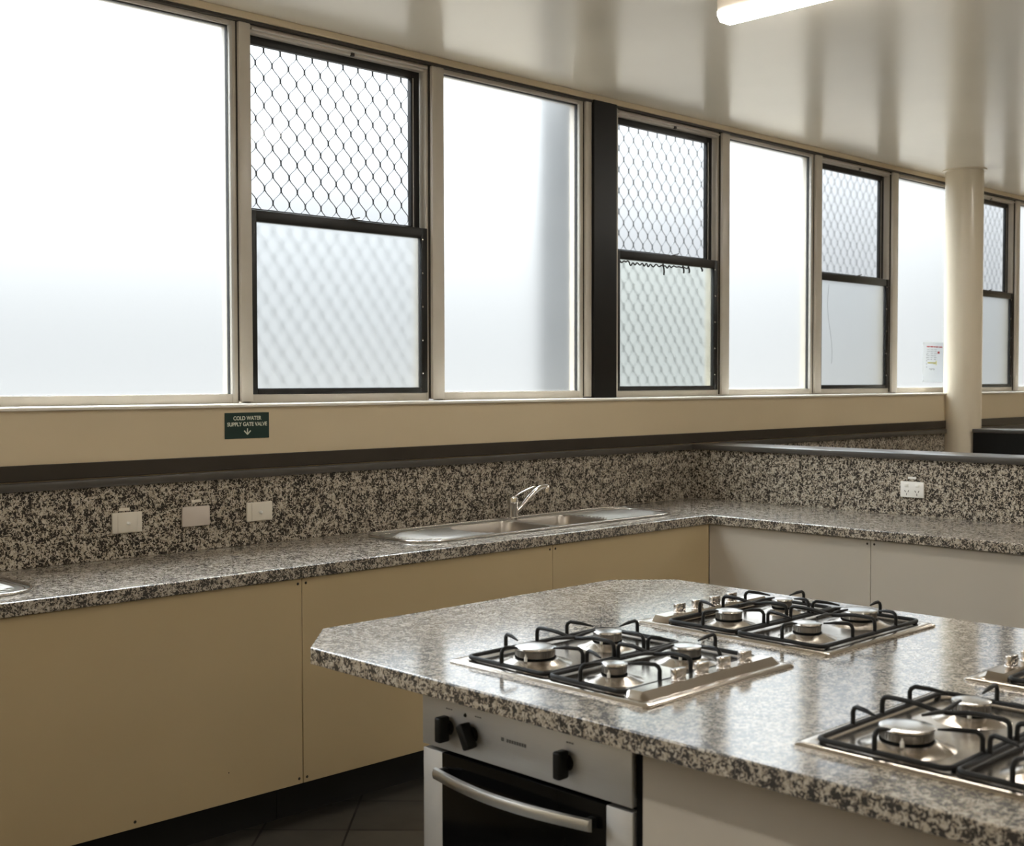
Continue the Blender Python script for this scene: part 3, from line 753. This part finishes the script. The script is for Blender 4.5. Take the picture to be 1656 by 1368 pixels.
# ------------------------------------------------------------------ gas hobs
HB, HA = .503, .559     # depth (local x) and width (local y)
def hl(a, b_): return (b_ - HB / 2, HA / 2 - a)
BURN = [(.145, .125, .044, 'wok'), (.145, .362, .033, 'mid'), (.372, .125, .026, 'small'), (.372, .362, .033, 'mid')]
def make_hob(label):
    root = tag(empty('gas_hob', (0, 0, CT)), label, 'gas hob', 'four-burner gas hobs set in the island')
    # pan: rim that rolls down to the stone, shallow well inside
    def ring(d, z, r): return [(p[0], p[1], z) for p in rrect(-HB / 2 + d, HB / 2 - d, -HA / 2 + d, HA / 2 - d, r, 6)]
    def well(d, z, r):
        return [(p[0], p[1], z) for p in rrect(-HB / 2 + d, HB / 2 - d, -HA / 2 + .062 + d * .2, HA / 2 - d, r, 6)]
    lp = [ring(0, .0003, .010), ring(0, .003, .010), ring(.003, .0062, .010), ring(.012, .0078, .012), ring(.020, .0078, .014)]
    b = MB().loft(lp + [well(.026, .0078, .018), well(.034, .0040, .022), well(.06, .0036, .03)], cap0=True, cap1=True)
    b.build('hob_pan', 'steelpan', root, 35)
    # raised control strip
    b = MB(); y_ = lambda a: HA / 2 - a
    pr = [(y_(.474), .0040), (y_(.481), .0140), (y_(.489), .0200), (y_(.522), .0212), (y_(.539), .0080), (y_(.545), .0068), (y_(.545), .0040)]
    L0, L1 = -HB / 2 + .035, HB / 2 - .035
    n0 = len(pr)
    lp2 = []
    for xx, s in ((L0 - .016, .0), (L0 - .010, .45), (L0, 1.), (L1, 1.), (L1 + .010, .45), (L1 + .016, .0)):
        lp2.append([(xx, p[0] + (0 if s == 1 else (.014 * (1 - s) if i < 3 else 0)) * -1, .0045 + (p[1] - .004) * s) for i, p in enumerate(pr)])
    b.loft(lp2).build('control_strip', 'steelpan', root, 14)
    for (a, bb, r, kind) in BURN:
        cx, cy = hl(a, bb)
        q = r + .036
        bo = MB().lathe([(q, .0036), (q - .006, .0052), (r + .018, .0085), (r + .008, .0135), (r + .003, .0150), (0, .0150)], cx, cy, 40).build('burner', 'steelpan', root, 40)
        MB().lathe([(r + .001, .0150), (r + .001, .0175), (r - .005, .0185), (0, .0185)], cx, cy, 40).build('burner_seat', 'dark', bo, 40)
        rg_ = MB(); rg_.lathe([(r - .003, .0185), (r - .0015, .0195), (r - .0015, .0325), (r - .004, .0335), (0, .0335)], cx, cy, 40)
        ns = int(r * 900)
        for k in range(ns):
            t = 2 * pi * k / ns
            rg_.xbox(Matrix.Translation((cx + (r - .001) * cos(t), cy + (r - .001) * sin(t), .0265)) @ Matrix.Rotation(t, 4, 'Z'), .002, .0035, .011)
        rg_.build('flame_ring', 'burner', bo, 30)
        MB().lathe([(r - .002, .0334), (r, .0338), (r + .002, .0358), (r + .0012, .0388), (r - .004, .0402), (r * .5, .0410), (0, .0412)], cx, cy, 40).build('burner_cap', 'cap', bo, 40)
        # spark plug pin
        t = radians(200)
        MB().lathe([(.0035, .0150), (.0035, .0245), (.0018, .0250), (.0012, .0300), (0, .0302)], cx + (r + .006) * cos(t), cy + (r + .006) * sin(t), 10).build('igniter', 'plastic_white', bo, 40)
    # pan supports
    for (a0, a1, bi) in ((.034, .268, (0, 1)), (.280, .476, (2, 3))):
        b0_, b1_ = .027, .474
        (xa, ya_), (xb, yb_) = hl(a1, b0_), hl(a0, b1_)
        b = MB(); zr = .0135
        b.tube([(p[0], p[1], zr) for p in rrect(xa, xb, ya_, yb_, .016, 6)], .0050, 8, closed=True)
        # feet
        for px_ in (xa + .02, xb - .02):
            for py_ in (ya_ , yb_): b.box(px_ - .006, px_ + .006, py_ - .004, py_ + .004, .0042, .012, .001)
        zt = .0480
        def finger(p, q):
            p = Vector((*p, 0)); q = Vector((*q, 0)); d = (q - p); L = d.length; d.normalize()
            pts = [p + Vector((0, 0, zr)), p + Vector((0, 0, zt - .010)), p + d * .003 + Vector((0, 0, zt - .004)), p + d * .010 + Vector((0, 0, zt)),
                   p + d * (L * .55) + Vector((0, 0, zt - .001)), p + d * L + Vector((0, 0, zt - .005))]
            b.tube(pts, [.0046, .0044, .0044, .0044, .0042, .0018], 8)
        for ii in bi:
            a, bb, r, kind = BURN[ii]; cx, cy = hl(a, bb); reach = r + .011
            off = .018 if bb < .25 else -.018
            finger((cx + off, yb_), (cx, cy + reach)); finger((cx + off, ya_), (cx, cy - reach))
            if bb < .25: finger((xa, cy + .004), (cx - reach, cy))
            else: finger((xb, cy + .004), (cx + reach, cy))
        # wavy arch between the two burners
        xm = (hl(0, BURN[bi[0]][1])[0] + hl(0, BURN[bi[1]][1])[0]) / 2; ym = (ya_ + yb_) / 2; Ly = yb_ - ya_
        pts = [(xm, yb_, zr), (xm, yb_, zt - .010), (xm, yb_ - .004, zt - .002), (xm, yb_ - .014, zt), (xm - .004, ym + Ly * .22, zt), (xm - .001, ym + .012, zt - .008),
               (xm + .001, ym - .012, zt - .008), (xm + .004, ym - Ly * .22, zt), (xm, ya_ + .014, zt), (xm, ya_ + .004, zt - .002), (xm, ya_, zt - .010), (xm, ya_, zr)]
        b.tube(smooth_path(pts, 1), .0046, 8)
        for s, ii in ((-1, bi[0]), (1, bi[1])):
            cx, cy = hl(BURN[ii][0], BURN[ii][1]); r = BURN[ii][2]
            b.tube([(xm, ym, zt - .007), (xm + s * .03, ym, zt - .003), (cx - s * (r + .010), cy, zt - .002)], [.0046, .0044, .0024], 8)
        b.build('pan_support', 'iron', root, 50)
    for bb in (.165, .240, .315, .390):
        kx, ky = hl(.506, bb)
        b = MB(); b.lathe([(.0165, .0195), (.0165, .0215), (.0150, .0235), (0, .0235)], kx, ky, 24)
        b.xbox(Matrix.Translation((kx, ky, .0335)), .0340, .0150, .0210, .0025, 2)
        b.build('knob', 'steel', root, 40)
    return root
hA = make_hob('gas hob nearest the clipped island corner, above the oven, large burner at its left')
hA.location = (X(3.336), X(2.866), CT)
for (x_, y_, rz_, lb) in ((4.366, 2.864, pi, 'gas hob at the far side of the island, knobs at its left end'),
                          (3.327, 1.440, 0, 'gas hob at the lower right, blurred in the foreground and cut by the edge'),
                          (4.372, 1.454, pi, 'gas hob at the right edge, only its control end showing')):
    c = copy_tree(hA); c.location = (X(x_), X(y_), CT); c.rotation_euler = (0, 0, rz_); c['label'] = lb

# ------------------------------------------------------------------ outside ground and overcast sky
w = bpy.data.worlds.new('overcast'); SC.world = w; w.use_nodes = True
nt = w.node_tree; nt.nodes.clear()
wo = nt.nodes.new('ShaderNodeOutputWorld'); bg = nt.nodes.new('ShaderNodeBackground')
tc = nt.nodes.new('ShaderNodeTexCoord'); sp_ = nt.nodes.new('ShaderNodeSeparateXYZ')
rp = nt.nodes.new('ShaderNodeValToRGB'); mr = nt.nodes.new('ShaderNodeMapRange')
mr.inputs['From Min'].default_value = -1; mr.inputs['From Max'].default_value = 1
nt.links.new(tc.outputs['Generated'], sp_.inputs[0]); nt.links.new(sp_.outputs['Z'], mr.inputs['Value'])
nt.links.new(mr.outputs['Result'], rp.inputs['Fac'])
el = rp.color_ramp.elements
# radiance by elevation: bright ground and overcast, hazy band at the horizon
def _rad(v, d=9):
    if d < -3: return (v * 1.05 / 31., v / 31., v * .89 / 31.)
    return (v * (.99 - .04 * min(1, v / 4)) / 31., v / 31., v * (1.01 + .035 * min(1, v / 4)) / 31.)
stops = [((sin(radians(d)) + 1) / 2, _rad(v, d)) for d, v in ((-90, .9), (-30, 1.5), (-8, 1.9), (-3, 1.1), (0, .88), (3, .95), (6, 1.22), (10, 1.9), (15, 3.), (30, 7.), (45, 15.), (60, 30.), (90, 30.))]
while len(el) < len(stops): el.new(.5)
for e_, (p, c) in zip(el, stops): e_.position = p; e_.color = (*c, 1)
bg.inputs['Strength'].default_value = 31.
nt.links.new(rp.outputs['Color'], bg.inputs['Color']); nt.links.new(bg.outputs[0], wo.inputs['Surface'])

# ------------------------------------------------------------------ camera
yaw, pitch, roll, fpx = 7.74200224e-01, 3.33890736e-02, -1.45984119e-03, 2021.096
fwd = Vector((sin(yaw) * cos(pitch), cos(yaw) * cos(pitch), -sin(pitch)))
rt = Vector((cos(yaw), -sin(yaw), 0)); up = rt.cross(fwd)
r2 = rt * cos(roll) + up * sin(roll); u2 = -rt * sin(roll) + up * cos(roll)
cam = bpy.data.cameras.new('camera'); co = bpy.data.objects.new('camera', cam); COL.objects.link(co)
mw = Matrix((r2, u2, -fwd)).transposed().to_4x4(); mw.translation = (0, 0, ZC)
co.matrix_world = mw
cam.sensor_fit = 'HORIZONTAL'; cam.sensor_width = 36.; cam.lens = fpx / 1656 * 36.
cam.dof.use_dof = True; cam.dof.focus_distance = 4.3; cam.dof.aperture_fstop = 6.3
cam.clip_start = .05
SC.camera = co

SC.view_settings.view_transform = 'Standard'; SC.view_settings.look = 'None'
SC.view_settings.exposure = 0.; SC.view_settings.gamma = 1.; SC.view_settings.use_curve_mapping = False
cy = SC.cycles
cy.max_bounces = 14; cy.diffuse_bounces = 7; cy.glossy_bounces = 6; cy.transmission_bounces = 8; cy.transparent_max_bounces = 8
cy.use_denoising = True
try: cy.denoiser = 'OPENIMAGEDENOISE'
except Exception: pass
cy.sample_clamp_indirect = 40.
